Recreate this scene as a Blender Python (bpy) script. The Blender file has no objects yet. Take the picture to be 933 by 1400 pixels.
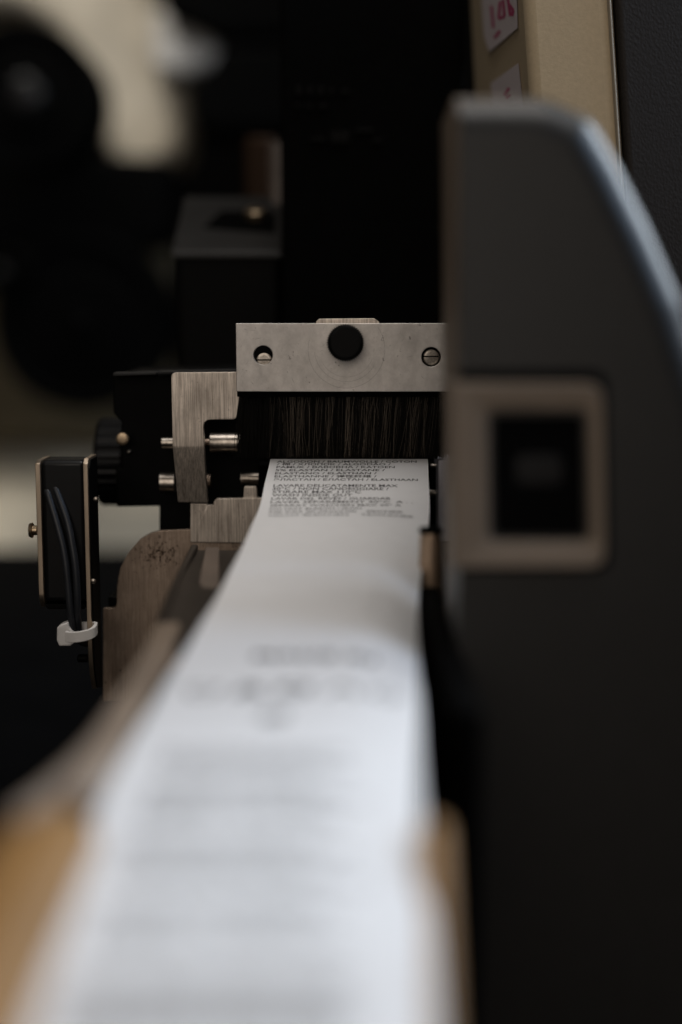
import bpy, bmesh, math, random
import numpy as np
from mathutils import Vector, Matrix
random.seed(7)
SC = bpy.context.scene
C = SC.collection
MM = 0.001
# ------------------------------------------------------------ camera, world, lights, exposure
PITCH = math.radians(8.0)
CAMZ = 200.0                      # millimetres above the bench
FPX = 50.0 / 36.0 * 1400.0        # focal length in pixels of the 933x1400 photograph
FOCUS = 312.0
cam_d = bpy.data.cameras.new("camera"); cam = bpy.data.objects.new("camera", cam_d); C.objects.link(cam)
cam.location = (0, 0, CAMZ * MM); cam.rotation_euler = (math.pi / 2 - PITCH, 0, 0)
cam_d.lens = 50; cam_d.sensor_fit = 'VERTICAL'; cam_d.sensor_height = 36; cam_d.sensor_width = 24
cam_d.clip_start = 0.01; cam_d.clip_end = 20
cam_d.dof.use_dof = True; cam_d.dof.focus_distance = FOCUS * MM; cam_d.dof.aperture_fstop = 5.1
cam_d.dof.aperture_blades = 0
SC.camera = cam
world = bpy.data.worlds.new("World"); SC.world = world; world.use_nodes = True
bg = world.node_tree.nodes['Background']
bg.inputs['Color'].default_value = (1.0, 0.87, 0.74, 1); bg.inputs['Strength'].default_value = 0.05
def area(name, loc, aim, size, power, col, size_y=None):
    d = bpy.data.lights.new(name, 'AREA'); d.energy = power; d.color = col
    d.shape = 'RECTANGLE'; d.size = size * MM; d.size_y = (size_y or size) * MM
    o = bpy.data.objects.new(name, d); C.objects.link(o)
    o.location = Vector(loc) * MM
    o.rotation_euler = (Vector(aim) - Vector(loc)).to_track_quat('-Z', 'Y').to_euler()
    return o
area("window_light", (520, 140, 560), (20, 130, 150), 300, 1.3, (0.50, 0.70, 1.0))
area("rear_window_light", (560, 560, 560), (80, 210, 150), 380, 5.0, (0.80, 0.90, 1.0))
area("ceiling_light", (100, 280, 810), (20, 300, 150), 420, 2.25, (1.0, 0.955, 0.91))
area("background_fill", (-300, 1020, 900), (-270, 1300, 120), 300, 0.95, (1.0, 0.95, 0.87)).data.spread = math.radians(85)  # added fill, brightens only the machine in the background
area("front_fill", (-150, -700, 560), (0, 300, 180), 700, 2.1, (1.0, 0.90, 0.80))  # added fill behind the camera for the steel faces to reflect
SC.view_settings.view_transform = 'Standard'; SC.view_settings.look = 'None'
SC.view_settings.exposure = 0.0; SC.view_settings.gamma = 1.0; SC.view_settings.use_curve_mapping = False
SC.render.engine = 'CYCLES'
SC.cycles.use_denoising = True
# ------------------------------------------------------------ geometry helpers (millimetres)
cp, sp_ = math.cos(PITCH), math.sin(PITCH)
def W(px, py, z):
    """a point of the place seen at photo pixel (px, py) at z mm along the lens axis"""
    x = (px - 466.5) / FPX * z; d = (py - 700) / FPX * z
    return np.array([x, z * cp - d * sp_, CAMZ - z * sp_ - d * cp])
def PY(px, py, Y):
    a = W(px, py, 1.0) - np.array([0, 0, CAMZ]); t = Y / a[1]
    return np.array([0, 0, CAMZ]) + a * t
ORIG = {}
def tag(o, label=None, cat=None, group=None, kind=None):
    if label: o['label'] = label
    if cat: o['category'] = cat
    if group: o['group'] = group
    if kind: o['kind'] = kind
    return o
def thing(name, loc, label, cat, group=None):
    o = bpy.data.objects.new(name, None); C.objects.link(o); o.empty_display_size = 0.01
    o.location = Vector(loc) * MM; ORIG[o.name] = np.array(loc, float)
    return tag(o, label, cat, group)
def link(name, verts, faces, mat, parent=None, smooth=False, midx=None):
    v = np.array(verts, float); lo, hi = v.min(0), v.max(0)
    og = np.array([(lo[0] + hi[0]) / 2, (lo[1] + hi[1]) / 2, lo[2]])
    me = bpy.data.meshes.new(name); me.from_pydata(((v - og) * MM).tolist(), [], [list(f) for f in faces])
    for m in (mat if isinstance(mat, (list, tuple)) else [mat]): me.materials.append(m)
    if midx is not None: me.polygons.foreach_set('material_index', midx)
    if smooth: me.polygons.foreach_set('use_smooth', [True] * len(me.polygons))
    me.update()
    o = bpy.data.objects.new(name, me); C.objects.link(o)
    p = np.zeros(3)
    if parent is not None: o.parent = parent; p = ORIG[parent.name]
    o.location = Vector((og - p) * MM); ORIG[o.name] = og
    return o
def bevel(o, w, seg=2, ang=40):
    m = o.modifiers.new('bevel', 'BEVEL'); m.width = w * MM; m.segments = seg
    m.limit_method = 'ANGLE'; m.angle_limit = math.radians(ang); m.harden_normals = False
    for p in o.data.polygons: p.use_smooth = True
    try: o.data.set_sharp_from_angle(angle=math.radians(35))
    except Exception: pass
    wn = o.modifiers.new('weighted_normal', 'WEIGHTED_NORMAL'); wn.keep_sharp = True; wn.weight = 90
    return o
def rnd(pts, r, n=5):
    """round the corners of a closed 2D outline; r is one radius or one per point"""
    out = []; N = len(pts)
    for i, p in enumerate(pts):
        ri = r[i] if isinstance(r, (list, tuple)) else r
        p = np.array(p, float); a = np.array(pts[i - 1], float) - p; b = np.array(pts[(i + 1) % N], float) - p
        la, lb = np.linalg.norm(a), np.linalg.norm(b)
        if ri <= 0: out.append(p); continue
        a /= la; b /= lb
        ang = math.acos(max(-1, min(1, float(a @ b))))
        if ang > 3.1: out.append(p); continue
        t = min(ri / math.tan(ang / 2), la * .48, lb * .48)
        s, e = p + a * t, p + b * t
        for k in range(n + 1):
            q = k / n; out.append((1 - q) ** 2 * s + 2 * q * (1 - q) * p + q * q * e)
    return out
def outline(px, Y):
    return [(q[0], q[2]) for q in (PY(x, y, Y) for x, y in px)]
def circle(cx, cz, r, n=32):
    return [(cx + r * math.cos(2 * math.pi * k / n), cz + r * math.sin(2 * math.pi * k / n)) for k in range(n)]
def slab_mesh(loops, Y, t, b=0.15, res=2):
    """a plate in the XZ plane, front face at Y, thickness t towards +Y, with softened edges and real holes"""
    cu = bpy.data.curves.new('tmp', 'CURVE'); cu.dimensions = '2D'; cu.fill_mode = 'BOTH'
    for lp in loops:
        s = cu.splines.new('POLY'); s.points.add(len(lp) - 1)
        for i, (x, z) in enumerate(lp): s.points[i].co = (x, z, 0, 1)
        s.use_cyclic_u = True
    b = min(b, t / 2 - 0.01)
    cu.extrude = t / 2 - b; cu.bevel_depth = b; cu.bevel_resolution = res; cu.offset = -b
    ob = bpy.data.objects.new('tmp', cu); C.objects.link(ob)
    bpy.context.view_layer.update()
    me = ob.to_mesh()
    v = [(p.co.x, Y + t / 2 - p.co.z, p.co.y) for p in me.vertices]
    f = [tuple(p.vertices) for p in me.polygons]
    ob.to_mesh_clear(); bpy.data.objects.remove(ob); bpy.data.curves.remove(cu)
    bm = bmesh.new(); vs = [bm.verts.new(p) for p in v]
    for q in f:
        try: bm.faces.new([vs[i] for i in q])
        except ValueError: pass
    bmesh.ops.remove_doubles(bm, verts=bm.verts, dist=0.004)
    bmesh.ops.recalc_face_normals(bm, faces=bm.faces)
    return bm
def from_bm(name, bm, mat, parent=None, smooth=False, split=None):
    bm.verts.ensure_lookup_table(); bm.verts.index_update()
    v = [tuple(x.co) for x in bm.verts]; f = [[x.index for x in q.verts] for q in bm.faces]
    bm.free()
    o = link(name, v, f, mat, parent, smooth=smooth)
    if smooth:
        try: o.data.set_sharp_from_angle(angle=math.radians(split or 38))
        except Exception: pass
        wn = o.modifiers.new('weighted_normal', 'WEIGHTED_NORMAL'); wn.keep_sharp = True; wn.weight = 90
    return o
def plate(name, loops, Y, t, mat, parent=None, b=0.15, res=2, smooth=True, split=None):
    return from_bm(name, slab_mesh(loops, Y, t, b, res), mat, parent, smooth, split)
def box(name, lo, hi, mat, parent=None, bev=0.3, seg=2):
    x0, y0, z0 = lo; x1, y1, z1 = hi
    v = [(x0, y0, z0), (x1, y0, z0), (x1, y1, z0), (x0, y1, z0), (x0, y0, z1), (x1, y0, z1), (x1, y1, z1), (x0, y1, z1)]
    f = [(0, 3, 2, 1), (4, 5, 6, 7), (0, 1, 5, 4), (1, 2, 6, 5), (2, 3, 7, 6), (3, 0, 4, 7)]
    o = link(name, v, f, mat, parent)
    if bev: bevel(o, bev, seg)
    return o
def hexa(name, bot, top, mat, parent=None, bev=0.3, seg=2):
    """a solid between two same-length loops of 3D points"""
    n = len(bot); v = [tuple(p) for p in bot] + [tuple(p) for p in top]
    f = [tuple(range(n - 1, -1, -1)), tuple(range(n, 2 * n))] + [(i, (i + 1) % n, (i + 1) % n + n, i + n) for i in range(n)]
    bm = bmesh.new(); vs = [bm.verts.new(p) for p in v]
    for q in f: bm.faces.new([vs[i] for i in q])
    bmesh.ops.recalc_face_normals(bm, faces=bm.faces)
    o = from_bm(name, bm, mat, parent)
    if bev: bevel(o, bev, seg)
    return o
def lathe(name, c, axis, prof, mat, parent=None, n=40, rib=0.0, nrib=0, smooth=True):
    """prof: (distance along axis, radius) from one end to the other; closed at both ends"""
    a = Vector(axis).normalized(); u = a.orthogonal().normalized(); w = a.cross(u)
    v, f = [], []
    for (d, r) in prof:
        for k in range(n):
            th = 2 * math.pi * k / n
            rr = r - (rib if (nrib and (k * nrib * 2 // n) % 2) else 0) if r > rib * 2 else r
            v.append(tuple(Vector(c) + a * d + (u * math.cos(th) + w * math.sin(th)) * rr))
    for i in range(len(prof) - 1):
        for k in range(n):
            k2 = (k + 1) % n; f.append((i * n + k, i * n + k2, (i + 1) * n + k2, (i + 1) * n + k))
    f.append(tuple(range(n - 1, -1, -1))); f.append(tuple(range((len(prof) - 1) * n, len(prof) * n)))
    bm = bmesh.new(); vs = [bm.verts.new(p) for p in v]
    for q in f: bm.faces.new([vs[i] for i in q])
    bmesh.ops.recalc_face_normals(bm, faces=bm.faces)
    return from_bm(name, bm, mat, parent, smooth, 32)
def crom(pts, per=8):
    P = [np.array(p, float) for p in pts]; P = [2 * P[0] - P[1]] + P + [2 * P[-1] - P[-2]]
    out = []
    for i in range(1, len(P) - 2):
        for k in range(per):
            t = k / per; a, b, c, d = P[i - 1:i + 3]
            out.append(.5 * (2 * b + (c - a) * t + (2 * a - 5 * b + 4 * c - d) * t * t + (3 * b - a - 3 * c + d) * t ** 3))
    out.append(P[-2]); return out
def tube(name, pts, r, mat, parent=None, n=14, per=8, rfun=None):
    path = crom(pts, per); v, f = [], []; up = Vector((0.3, 1, 0.2)).normalized()
    for i, p in enumerate(path):
        d = Vector(path[min(i + 1, len(path) - 1)] - path[max(i - 1, 0)]).normalized()
        u = (up - d * up.dot(d)).normalized(); w = d.cross(u); rr = r * (rfun(i / (len(path) - 1)) if rfun else 1)
        for k in range(n):
            th = 2 * math.pi * k / n; v.append(tuple(Vector(p) + (u * math.cos(th) + w * math.sin(th)) * rr))
    for i in range(len(path) - 1):
        for k in range(n):
            k2 = (k + 1) % n; f.append((i * n + k, i * n + k2, (i + 1) * n + k2, (i + 1) * n + k))
    f.append(tuple(range(n - 1, -1, -1))); f.append(tuple(range((len(path) - 1) * n, len(path) * n)))
    bm = bmesh.new(); vs = [bm.verts.new(p) for p in v]
    for q in f: bm.faces.new([vs[i] for i in q])
    bmesh.ops.recalc_face_normals(bm, faces=bm.faces)
    return from_bm(name, bm, mat, parent, True, 50)
def text_flat(body, size=1.0, bold=.012):
    cu = bpy.data.curves.new('tmp', 'FONT'); cu.body = body; cu.size = size; cu.resolution_u = 2; cu.offset = bold
    ob = bpy.data.objects.new('tmp', cu); C.objects.link(ob); bpy.context.view_layer.update()
    me = ob.to_mesh(); v = [(p.co.x, p.co.y) for p in me.vertices]; f = [tuple(p.vertices) for p in me.polygons]
    ob.to_mesh_clear(); bpy.data.objects.remove(ob); bpy.data.curves.remove(cu)
    return v, f
# ------------------------------------------------------------ materials
def mat(name, col, rough=0.5, metal=0.0, noise=0.0, nscale=(400, 400, 400), bump=0.0, bscale=(800, 800, 800),
        spec=0.5, streak=None, coat=0.0, col2=None, sss=0.0, rvar=0.0, detail=4.0):
    m = bpy.data.materials.new(name); m.use_nodes = True; nt = m.node_tree; N = nt.nodes; L = nt.links
    b = N['Principled BSDF']; b.inputs['Base Color'].default_value = (*col, 1)
    b.inputs['Roughness'].default_value = rough; b.inputs['Metallic'].default_value = metal
    b.inputs['Specular IOR Level'].default_value = spec
    b.inputs['Coat Weight'].default_value = coat
    if sss: b.inputs['Subsurface Weight'].default_value = sss; b.inputs['Subsurface Scale'].default_value = 0.002
    tc = N.new('ShaderNodeTexCoord')
    def tex(scale, det=detail, rough_=0.6):
        mp = N.new('ShaderNodeMapping'); mp.inputs['Scale'].default_value = scale
        L.new(tc.outputs['Object'], mp.inputs['Vector'])
        n = N.new('ShaderNodeTexNoise'); n.inputs['Scale'].default_value = 1.0; n.inputs['Detail'].default_value = det
        n.inputs['Roughness'].default_value = rough_
        L.new(mp.outputs[0], n.inputs['Vector']); return n
    if noise or col2:
        n = tex(nscale); r = N.new('ShaderNodeValToRGB')
        c2 = col2 or tuple(c * (1 - noise) for c in col); c1 = tuple(min(1, c * (1 + noise)) for c in col)
        r.color_ramp.elements[0].position = .3; r.color_ramp.elements[1].position = .7
        r.color_ramp.elements[0].color = (*c2, 1); r.color_ramp.elements[1].color = (*c1, 1)
        L.new(n.outputs['Fac'], r.inputs['Fac']); L.new(r.outputs['Color'], b.inputs['Base Color'])
        if rvar:
            mr = N.new('ShaderNodeMapRange'); mr.inputs['To Min'].default_value = rough - rvar; mr.inputs['To Max'].default_value = rough + rvar
            mr.inputs['From Min'].default_value = .3; mr.inputs['From Max'].default_value = .7
            L.new(n.outputs['Fac'], mr.inputs['Value']); L.new(mr.outputs[0], b.inputs['Roughness'])
    if bump:
        n = tex(bscale, 5.0); bp = N.new('ShaderNodeBump'); bp.inputs['Strength'].default_value = bump
        bp.inputs['Distance'].default_value = 0.0001
        L.new(n.outputs['Fac'], bp.inputs['Height']); L.new(bp.outputs[0], b.inputs['Normal'])
    return m
def brushed(name, col, dark, sx, sz, rough=0.42, blotch=0.35, stain=None, bump=0.25):
    """brushed steel: fine streaks along z, larger cloudy tarnish, optional rust specks near a point"""
    m = bpy.data.materials.new(name); m.use_nodes = True; nt = m.node_tree; N = nt.nodes; L = nt.links
    b = N['Principled BSDF']; b.inputs['Metallic'].default_value = 1.0
    tc = N.new('ShaderNodeTexCoord')
    def noise(scale, det, ro=.6, off=(0, 0, 0)):
        mp = N.new('ShaderNodeMapping'); mp.inputs['Scale'].default_value = scale; mp.inputs['Location'].default_value = off
        L.new(tc.outputs['Object'], mp.inputs['Vector'])
        n = N.new('ShaderNodeTexNoise'); n.inputs['Scale'].default_value = 1; n.inputs['Detail'].default_value = det
        n.inputs['Roughness'].default_value = ro; L.new(mp.outputs[0], n.inputs['Vector']); return n
    st = noise((sx, sx, sz), 6, .75); cl = noise((90, 90, 60), 5, .65); sp = noise((700, 700, 500), 3, .7)
    mx = N.new('ShaderNodeMix'); mx.data_type = 'RGBA'
    mx.inputs[6].default_value = (*dark, 1); mx.inputs[7].default_value = (*col, 1)
    r = N.new('ShaderNodeMapRange'); r.inputs['From Min'].default_value = .36; r.inputs['From Max'].default_value = .60
    L.new(st.outputs['Fac'], r.inputs['Value']); L.new(r.outputs[0], mx.inputs[0])
    m2 = N.new('ShaderNodeMix'); m2.data_type = 'RGBA'; m2.blend_type = 'MULTIPLY'; m2.inputs[0].default_value = 1
    r2 = N.new('ShaderNodeMapRange'); r2.inputs['From Min'].default_value = .3; r2.inputs['From Max'].default_value = .62
    r2.inputs['To Min'].default_value = 1 - blotch; r2.inputs['To Max'].default_value = 1
    L.new(cl.outputs['Fac'], r2.inputs['Value']); L.new(mx.outputs[2], m2.inputs[6]); L.new(r2.outputs[0], m2.inputs[7])
    r3 = N.new('ShaderNodeMapRange'); r3.inputs['From Min'].default_value = .66; r3.inputs['From Max'].default_value = .72
    r3.inputs['To Min'].default_value = 1; r3.inputs['To Max'].default_value = .45
    L.new(sp.outputs['Fac'], r3.inputs['Value'])
    m3 = N.new('ShaderNodeMix'); m3.data_type = 'RGBA'; m3.blend_type = 'MULTIPLY'; m3.inputs[0].default_value = 1
    L.new(m2.outputs[2], m3.inputs[6]); L.new(r3.outputs[0], m3.inputs[7])
    out = m3.outputs[2]
    rr = N.new('ShaderNodeMapRange'); rr.inputs['To Min'].default_value = rough + .12; rr.inputs['To Max'].default_value = rough - .08
    L.new(cl.outputs['Fac'], rr.inputs['Value']); L.new(rr.outputs[0], b.inputs['Roughness'])
    if stain:                                        # rust speckles, their own place on the plate
        sx0, sz0, rad = stain
        mp = N.new('ShaderNodeMapping'); mp.inputs['Location'].default_value = (-sx0 * MM, 0, -sz0 * MM)
        L.new(tc.outputs['Object'], mp.inputs['Vector'])
        m_ = N.new('ShaderNodeVectorMath'); m_.operation = 'MULTIPLY'; m_.inputs[1].default_value = (1, 0, 1.3)
        L.new(mp.outputs[0], m_.inputs[0])
        ln = N.new('ShaderNodeVectorMath'); ln.operation = 'LENGTH'; L.new(m_.outputs[0], ln.inputs[0])
        ra = N.new('ShaderNodeMapRange'); ra.inputs['From Min'].default_value = 0; ra.inputs['From Max'].default_value = rad * MM
        ra.inputs['To Min'].default_value = .13; ra.inputs['To Max'].default_value = -.06
        L.new(ln.outputs['Value'], ra.inputs['Value'])
        wr = noise((1700, 1700, 1300), 5, .8, (3, 1, 2)); ad = N.new('ShaderNodeMath'); ad.operation = 'ADD'
        L.new(wr.outputs['Fac'], ad.inputs[0]); L.new(ra.outputs[0], ad.inputs[1])
        rs = N.new('ShaderNodeMapRange'); rs.inputs['From Min'].default_value = .57; rs.inputs['From Max'].default_value = .66
        L.new(ad.outputs[0], rs.inputs['Value'])
        m4 = N.new('ShaderNodeMix'); m4.data_type = 'RGBA'; m4.inputs[7].default_value = (.05, .03, .02, 1)
        L.new(rs.outputs[0], m4.inputs[0]); L.new(out, m4.inputs[6]); out = m4.outputs[2]
    L.new(out, b.inputs['Base Color'])
    bp = N.new('ShaderNodeBump'); bp.inputs['Strength'].default_value = bump; bp.inputs['Distance'].default_value = .00005
    L.new(st.outputs['Fac'], bp.inputs['Height']); L.new(bp.outputs[0], b.inputs['Normal'])
    return m
M = {}
M['black'] = mat('black_plastic', (.0022, .0021, .0020), .55, spec=.07, noise=.3, bump=.3, bscale=(900,) * 3)
M['matt_black'] = mat('matt_black', (.0022, .0022, .0022), .7, noise=.2, spec=.02)
M['gloss_black'] = mat('gloss_black', (.003, .003, .0034), .3, noise=.2, spec=.16, nscale=(150,) * 3, bump=.08, bscale=(500,) * 3)
M['cable'] = mat('cable_rubber', (.020, .022, .027), .4, noise=.25, bump=.15, bscale=(600,) * 3)
M['steel'] = brushed('brushed_steel', (.90, .80, .70), (.40, .34, .29), 3000, 90, blotch=.45)
M['steel_warm'] = brushed('warm_reflection_steel', (.50, .40, .33), (.30, .23, .18), 2800, 120, stain=None)
M['aluminium'] = brushed('scuffed_aluminium', (.66, .62, .58), (.57, .53, .495), 500, 420, rough=.46, blotch=.3, bump=.12)
M['rod'] = brushed('turned_rod', (.60, .54, .47), (.32, .28, .24), 900, 900, rough=.28, blotch=.25)
M['brass'] = mat('aged_brass', (.55, .42, .28), .35, 1.0, noise=.3)
M['edge_metal'] = mat('bare_sheet_edge', (.62, .50, .38), .4, 1.0, noise=.25, nscale=(500, 500, 60))
M['nylon'] = mat('milky_nylon', (.80, .78, .76), .38, noise=.06)
M['label'] = mat('satin_label', (.80, .80, .81), .7, noise=.015, nscale=(300,) * 3, bump=.12, bscale=(2600, 500, 2600), spec=.15)
M['ink'] = mat('black_ink', (.02, .02, .022), .6)
M['bristle'] = mat('dark_bristle', (.006, .005, .004), .5, spec=.2)
M['bristle_light'] = mat('light_bristle', (.27, .22, .17), .4, spec=.3)
M['shell'] = mat('grey_shell', (.017, .016, .0148), .36, spec=.26, noise=.08, bump=.25, bscale=(1500,) * 3)
M['beige'] = mat('aged_beige_plastic', (.19, .147, .110), .5, spec=.25, noise=.08, nscale=(60,) * 3, bump=.1)
M['tan_paint'] = mat('tan_powder_paint', (.54, .435, .29), .55, noise=.05, nscale=(900,) * 3, bump=.5, bscale=(1500,) * 3)
M['leather'] = None
M['sensor_black'] = mat('sensor_black', (.005, .005, .0055), .35, noise=.2, spec=.3)
M['knob'] = mat('black_knob', (.0025, .0025, .0025), .45, spec=.1)
M['chute_mid'] = mat('brown_chute_rib', (.13, .10, .08), .4, noise=.25, nscale=(80,) * 3)
M['box_grey'] = mat('grey_box_plastic', (.022, .021, .020), .5, noise=.2, nscale=(60,) * 3, spec=.3)  # paler than the black box, so its top plate reads as lit
M['cream'] = mat('cream_enamel', (.56, .50, .40), .5, noise=.28, nscale=(11,) * 3)
M['pale_grey'] = mat('pale_grey_enamel', (.60, .58, .55), .4, noise=.06, nscale=(20,) * 3)
M['bed_cream'] = mat('worn_cream_enamel', (.74, .66, .52), .5, noise=.15, nscale=(12,) * 3)
M['olive'] = mat('olive_metal', (.10, .08, .045), .5, noise=.2, nscale=(30,) * 3)
M['orange_brown'] = mat('orange_brown_plastic', (.026, .013, .006), .7, noise=.2, spec=.1)
M['tray'] = mat('tan_tray_board', (.27, .135, .036), .6, noise=.12, nscale=(60, 60, 200), bump=.3, bscale=(900, 900, 300))
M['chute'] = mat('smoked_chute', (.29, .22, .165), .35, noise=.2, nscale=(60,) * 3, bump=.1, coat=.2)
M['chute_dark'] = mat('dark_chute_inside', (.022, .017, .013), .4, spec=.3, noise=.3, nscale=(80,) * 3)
M['sticker'] = mat('white_sticker_paper', (.8, .72, .74), .6, noise=.03)
M['pink'] = mat('pink_marker', (.55, .08, .20), .6)
M['pale_plastic'] = mat('pale_plastic', (.55, .54, .60), .5, noise=.05)
M['bench'] = mat('dark_bench', (.003, .003, .0033), .7, spec=.03, noise=.3, nscale=(30,) * 3)
M['wall'] = mat('dark_wall', (.006, .006, .006), .9, noise=.3, nscale=(5,) * 3)
def leather():
    m = bpy.data.materials.new('grained_black_plastic'); m.use_nodes = True; N = m.node_tree.nodes; L = m.node_tree.links
    b = N['Principled BSDF']; b.inputs['Base Color'].default_value = (.024, .020, .017, 1); b.inputs['Roughness'].default_value = .55; b.inputs['Specular IOR Level'].default_value = .06
    tc = N.new('ShaderNodeTexCoord'); mp = N.new('ShaderNodeMapping'); mp.inputs['Scale'].default_value = (1900, 1900, 1500)
    L.new(tc.outputs['Object'], mp.inputs[0])
    v = N.new('ShaderNodeTexVoronoi'); v.inputs['Scale'].default_value = 1; v.feature = 'SMOOTH_F1'; L.new(mp.outputs[0], v.inputs['Vector'])
    n = N.new('ShaderNodeTexNoise'); n.inputs['Scale'].default_value = .9; n.inputs['Detail'].default_value = 5; L.new(mp.outputs[0], n.inputs['Vector'])
    a = N.new('ShaderNodeMath'); a.operation = 'ADD'; L.new(v.outputs['Distance'], a.inputs[0]); L.new(n.outputs['Fac'], a.inputs[1])
    bp = N.new('ShaderNodeBump'); bp.inputs['Strength'].default_value = .6; bp.inputs['Distance'].default_value = .00012
    L.new(a.outputs[0], bp.inputs['Height']); L.new(bp.outputs[0], b.inputs['Normal']); return m
M['leather'] = leather()
# ------------------------------------------------------------ the setting
tag(box('bench', (-1500, -300, -30), (1500, 2500, 0), M['bench'], bev=0), kind='structure')
tag(box('backdrop_wall', (-2600, 2505, -400), (2600, 2540, 2600), M['wall'], bev=0), kind='structure')
# ------------------------------------------------------------ label printer: black frame, steel plates, rollers
YB = 322.0
pr = thing('label_printer', (0, 360, 0), 'black label printer mechanism with brushed steel plates and rollers behind the white tape', 'printer')
body = [(155, 513), (214, 511), (330, 506), (330, 545), (640, 545), (640, 760), (400, 760), (218, 730), (218, 692), (160, 693), (158, 640), (166, 640), (166, 577), (155, 565)]
plate('front_block', [rnd(outline(body, 334), [.6, 0, .4, 0, 0, 0, 0, 0, .3, 0, 2.2, .4, 0, 1.2, 1.0])], 334, 42, M['black'], pr, b=.5)
plate('top_cover', [rnd(outline([(155, 510), (214, 508.5), (214, 512), (155, 513.8)], 330), .1)], 330, 5, M['box_grey'], pr, b=.1)
plate('top_cover', [rnd(outline([(215.5, 507.5), (330, 505), (330, 508), (215.5, 511)], 329), .1)], 329, 5, M['box_grey'], pr, b=.1)
lo = PY(385, 345, 402); hi = PY(640, -260, 402)
box('tall_tower', (lo[0], 402, 0), (hi[0], 520, hi[2]), M['matt_black'], pr, 1.2, 3)
# black box left of the tower; a paler plate paints its sloping top as lit
def bx(px, py, Y): return tuple(PY(px, py, Y))
hexa('ribbon_box', [bx(236, 345, 410), bx(386, 345, 410), bx(386, 620, 410), bx(244, 620, 410)],
     [bx(254, 272, 460), bx(386, 272, 460), bx(386, 600, 460), bx(258, 600, 460)], M['black'], pr, 2.5, 4)
kz = np.array([0, 0, -1.5])
lt = [np.array(bx(*q)) for q in ((234, 347, 409), (387, 347, 409), (387, 271, 459.5), (252, 271, 459.5))]
hexa('lit_box_top', [q + kz for q in lt], [q + np.array([0, 0, .6]) for q in lt], M['box_grey'], pr, .8, 3)
def lidp(u, v, h): return (lt[0] * (1 - u) + lt[1] * u) * (1 - v) + (lt[3] * (1 - u) + lt[2] * u) * v + np.array([0, 0, h])
hexa('lid_dark_patch', [lidp(u, v, .3) for u, v in ((.25, .4), (.93, .3), (.93, .68), (.4, .7))], [lidp(u, v, .9) for u, v in ((.25, .4), (.93, .3), (.93, .68), (.4, .7))], M['matt_black'], pr, .2)  # raised black patch imitates the dark of a recess
bx0 = PY(381, 270, 456); box('lid_post', (bx0[0] - 1.2, 455, bx0[2] - 8), (bx0[0] + 1.2, 462, bx0[2] + 14), M['box_grey'], pr, .3)
box('box_core', (PY(250, 500, 462)[0], 462, 0), (PY(386, 500, 462)[0], 520, PY(250, 282, 462)[2]), M['black'], pr, 1)
c = PY(350, 289, 440)
lathe('fixing_screw', (c[0], 438, c[2] - 2), (0, -.35, 1), [(0, 3.2), (2.2, 3.2), (2.6, 2.7), (2.6, .01)], M['brass'], pr, n=24)
c = PY(379, 240, 455)
box('corner_post', (c[0] - 1.5, 452, 150), (c[0] + 1.5, 470, PY(379, 195, 455)[2]), M['chute_mid'], pr, .4)
c0, c1 = PY(334, 240, 560), PY(376, 186, 560)
box('cartridge', (c0[0], 560, c0[2] - 30), (c1[0], 582, c1[2]), M['orange_brown'], pr, 2)
# moulded marks on the tower front
for (x, y, w, h) in [(404, 118, 9, 12), (420, 118, 8, 12), (434, 118, 9, 12), (450, 120, 6, 10), (466, 122, 12, 6), (404, 142, 7, 6), (418, 142, 9, 7), (436, 142, 12, 7), (424, 188, 22, 5), (452, 180, 26, 16), (486, 176, 24, 5), (508, 190, 16, 5)]:
    a, b = PY(x, y + h, 401.2), PY(x + w, y, 401.2)
    box('moulded_mark', (a[0], 401.2, a[2]), (b[0], 401.8, b[2]), M['black'], pr, .15, 1)
# brushed steel L bracket, its lower half bent back
YS = 317.0
def c5(x, y): return (140 + x / 3.887, 490 + y / 3.889)
brk = [c5(367, 75), c5(720, 72), c5(730, 200), c5(712, 325), c5(537, 327), c5(545, 560), c5(556, 775), c5(396, 772), c5(374, 470), c5(367, 130)]
bm = slab_mesh([rnd(outline(brk, YS), [2.2, .3, 1, 1.0, 1.6, 0, .3, .3, 0, 0])], YS, 2.0, .12, 2)
zb = PY(250, 611, YS)[2]
for dz in (0.35, -0.35):
    bmesh.ops.bisect_plane(bm, geom=bm.verts[:] + bm.edges[:] + bm.faces[:], plane_co=(0, 0, zb + dz), plane_no=(0, 0, 1))
for v in bm.verts:
    if v.co.z < zb: v.co.y += (zb - v.co.z) * .17
tag(from_bm('bracket', bm, M['steel'], pr, True, 30), 'brushed steel L bracket whose lower half bends back into shade')
low = [c5(468, 772), c5(556, 772), c5(561, 780), c5(590, 780), c5(593, 762), c5(607, 745), c5(750, 743), c5(753, 680), c5(821, 680), c5(826, 743), (430, 681), (430, 744), c5(468, 978)]
plate('lower_plate', [rnd(outline(low, YS + 3.4), [.2, 0, .2, .25, .15, .3, .6, .5, .5, .6, .3, .3, .3])], YS + 3.4, 1.6, M['steel'], pr, b=.12)
YC = YS + 2.6
cur = [(400, 722), (400, 962), (139, 962), (139, 834), (157.5, 834), (158.5, 800), (163, 778), (174, 757), (190, 739), (204, 731), (218, 727.4), (262, 725.6), (262, 722)]
M['steel_warm'] = brushed('warm_reflection_steel', (.56, .44, .35), (.34, .255, .195), 2600, 110, stain=(-8.5, 35, 8), blotch=.45)  # brown base colour stands in for warm reflections; rust specks on top
tag(plate('curved_plate', [rnd(outline(cur, YC), [0, 0, .4, .5, 1.2, 1, 1.4, 1.4, 1.4, 1.4, 1, 0, 0])], YC + 2, 1.6, M['steel_warm'], pr, b=.15), 'round shouldered steel plate with brown rust specks')
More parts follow.
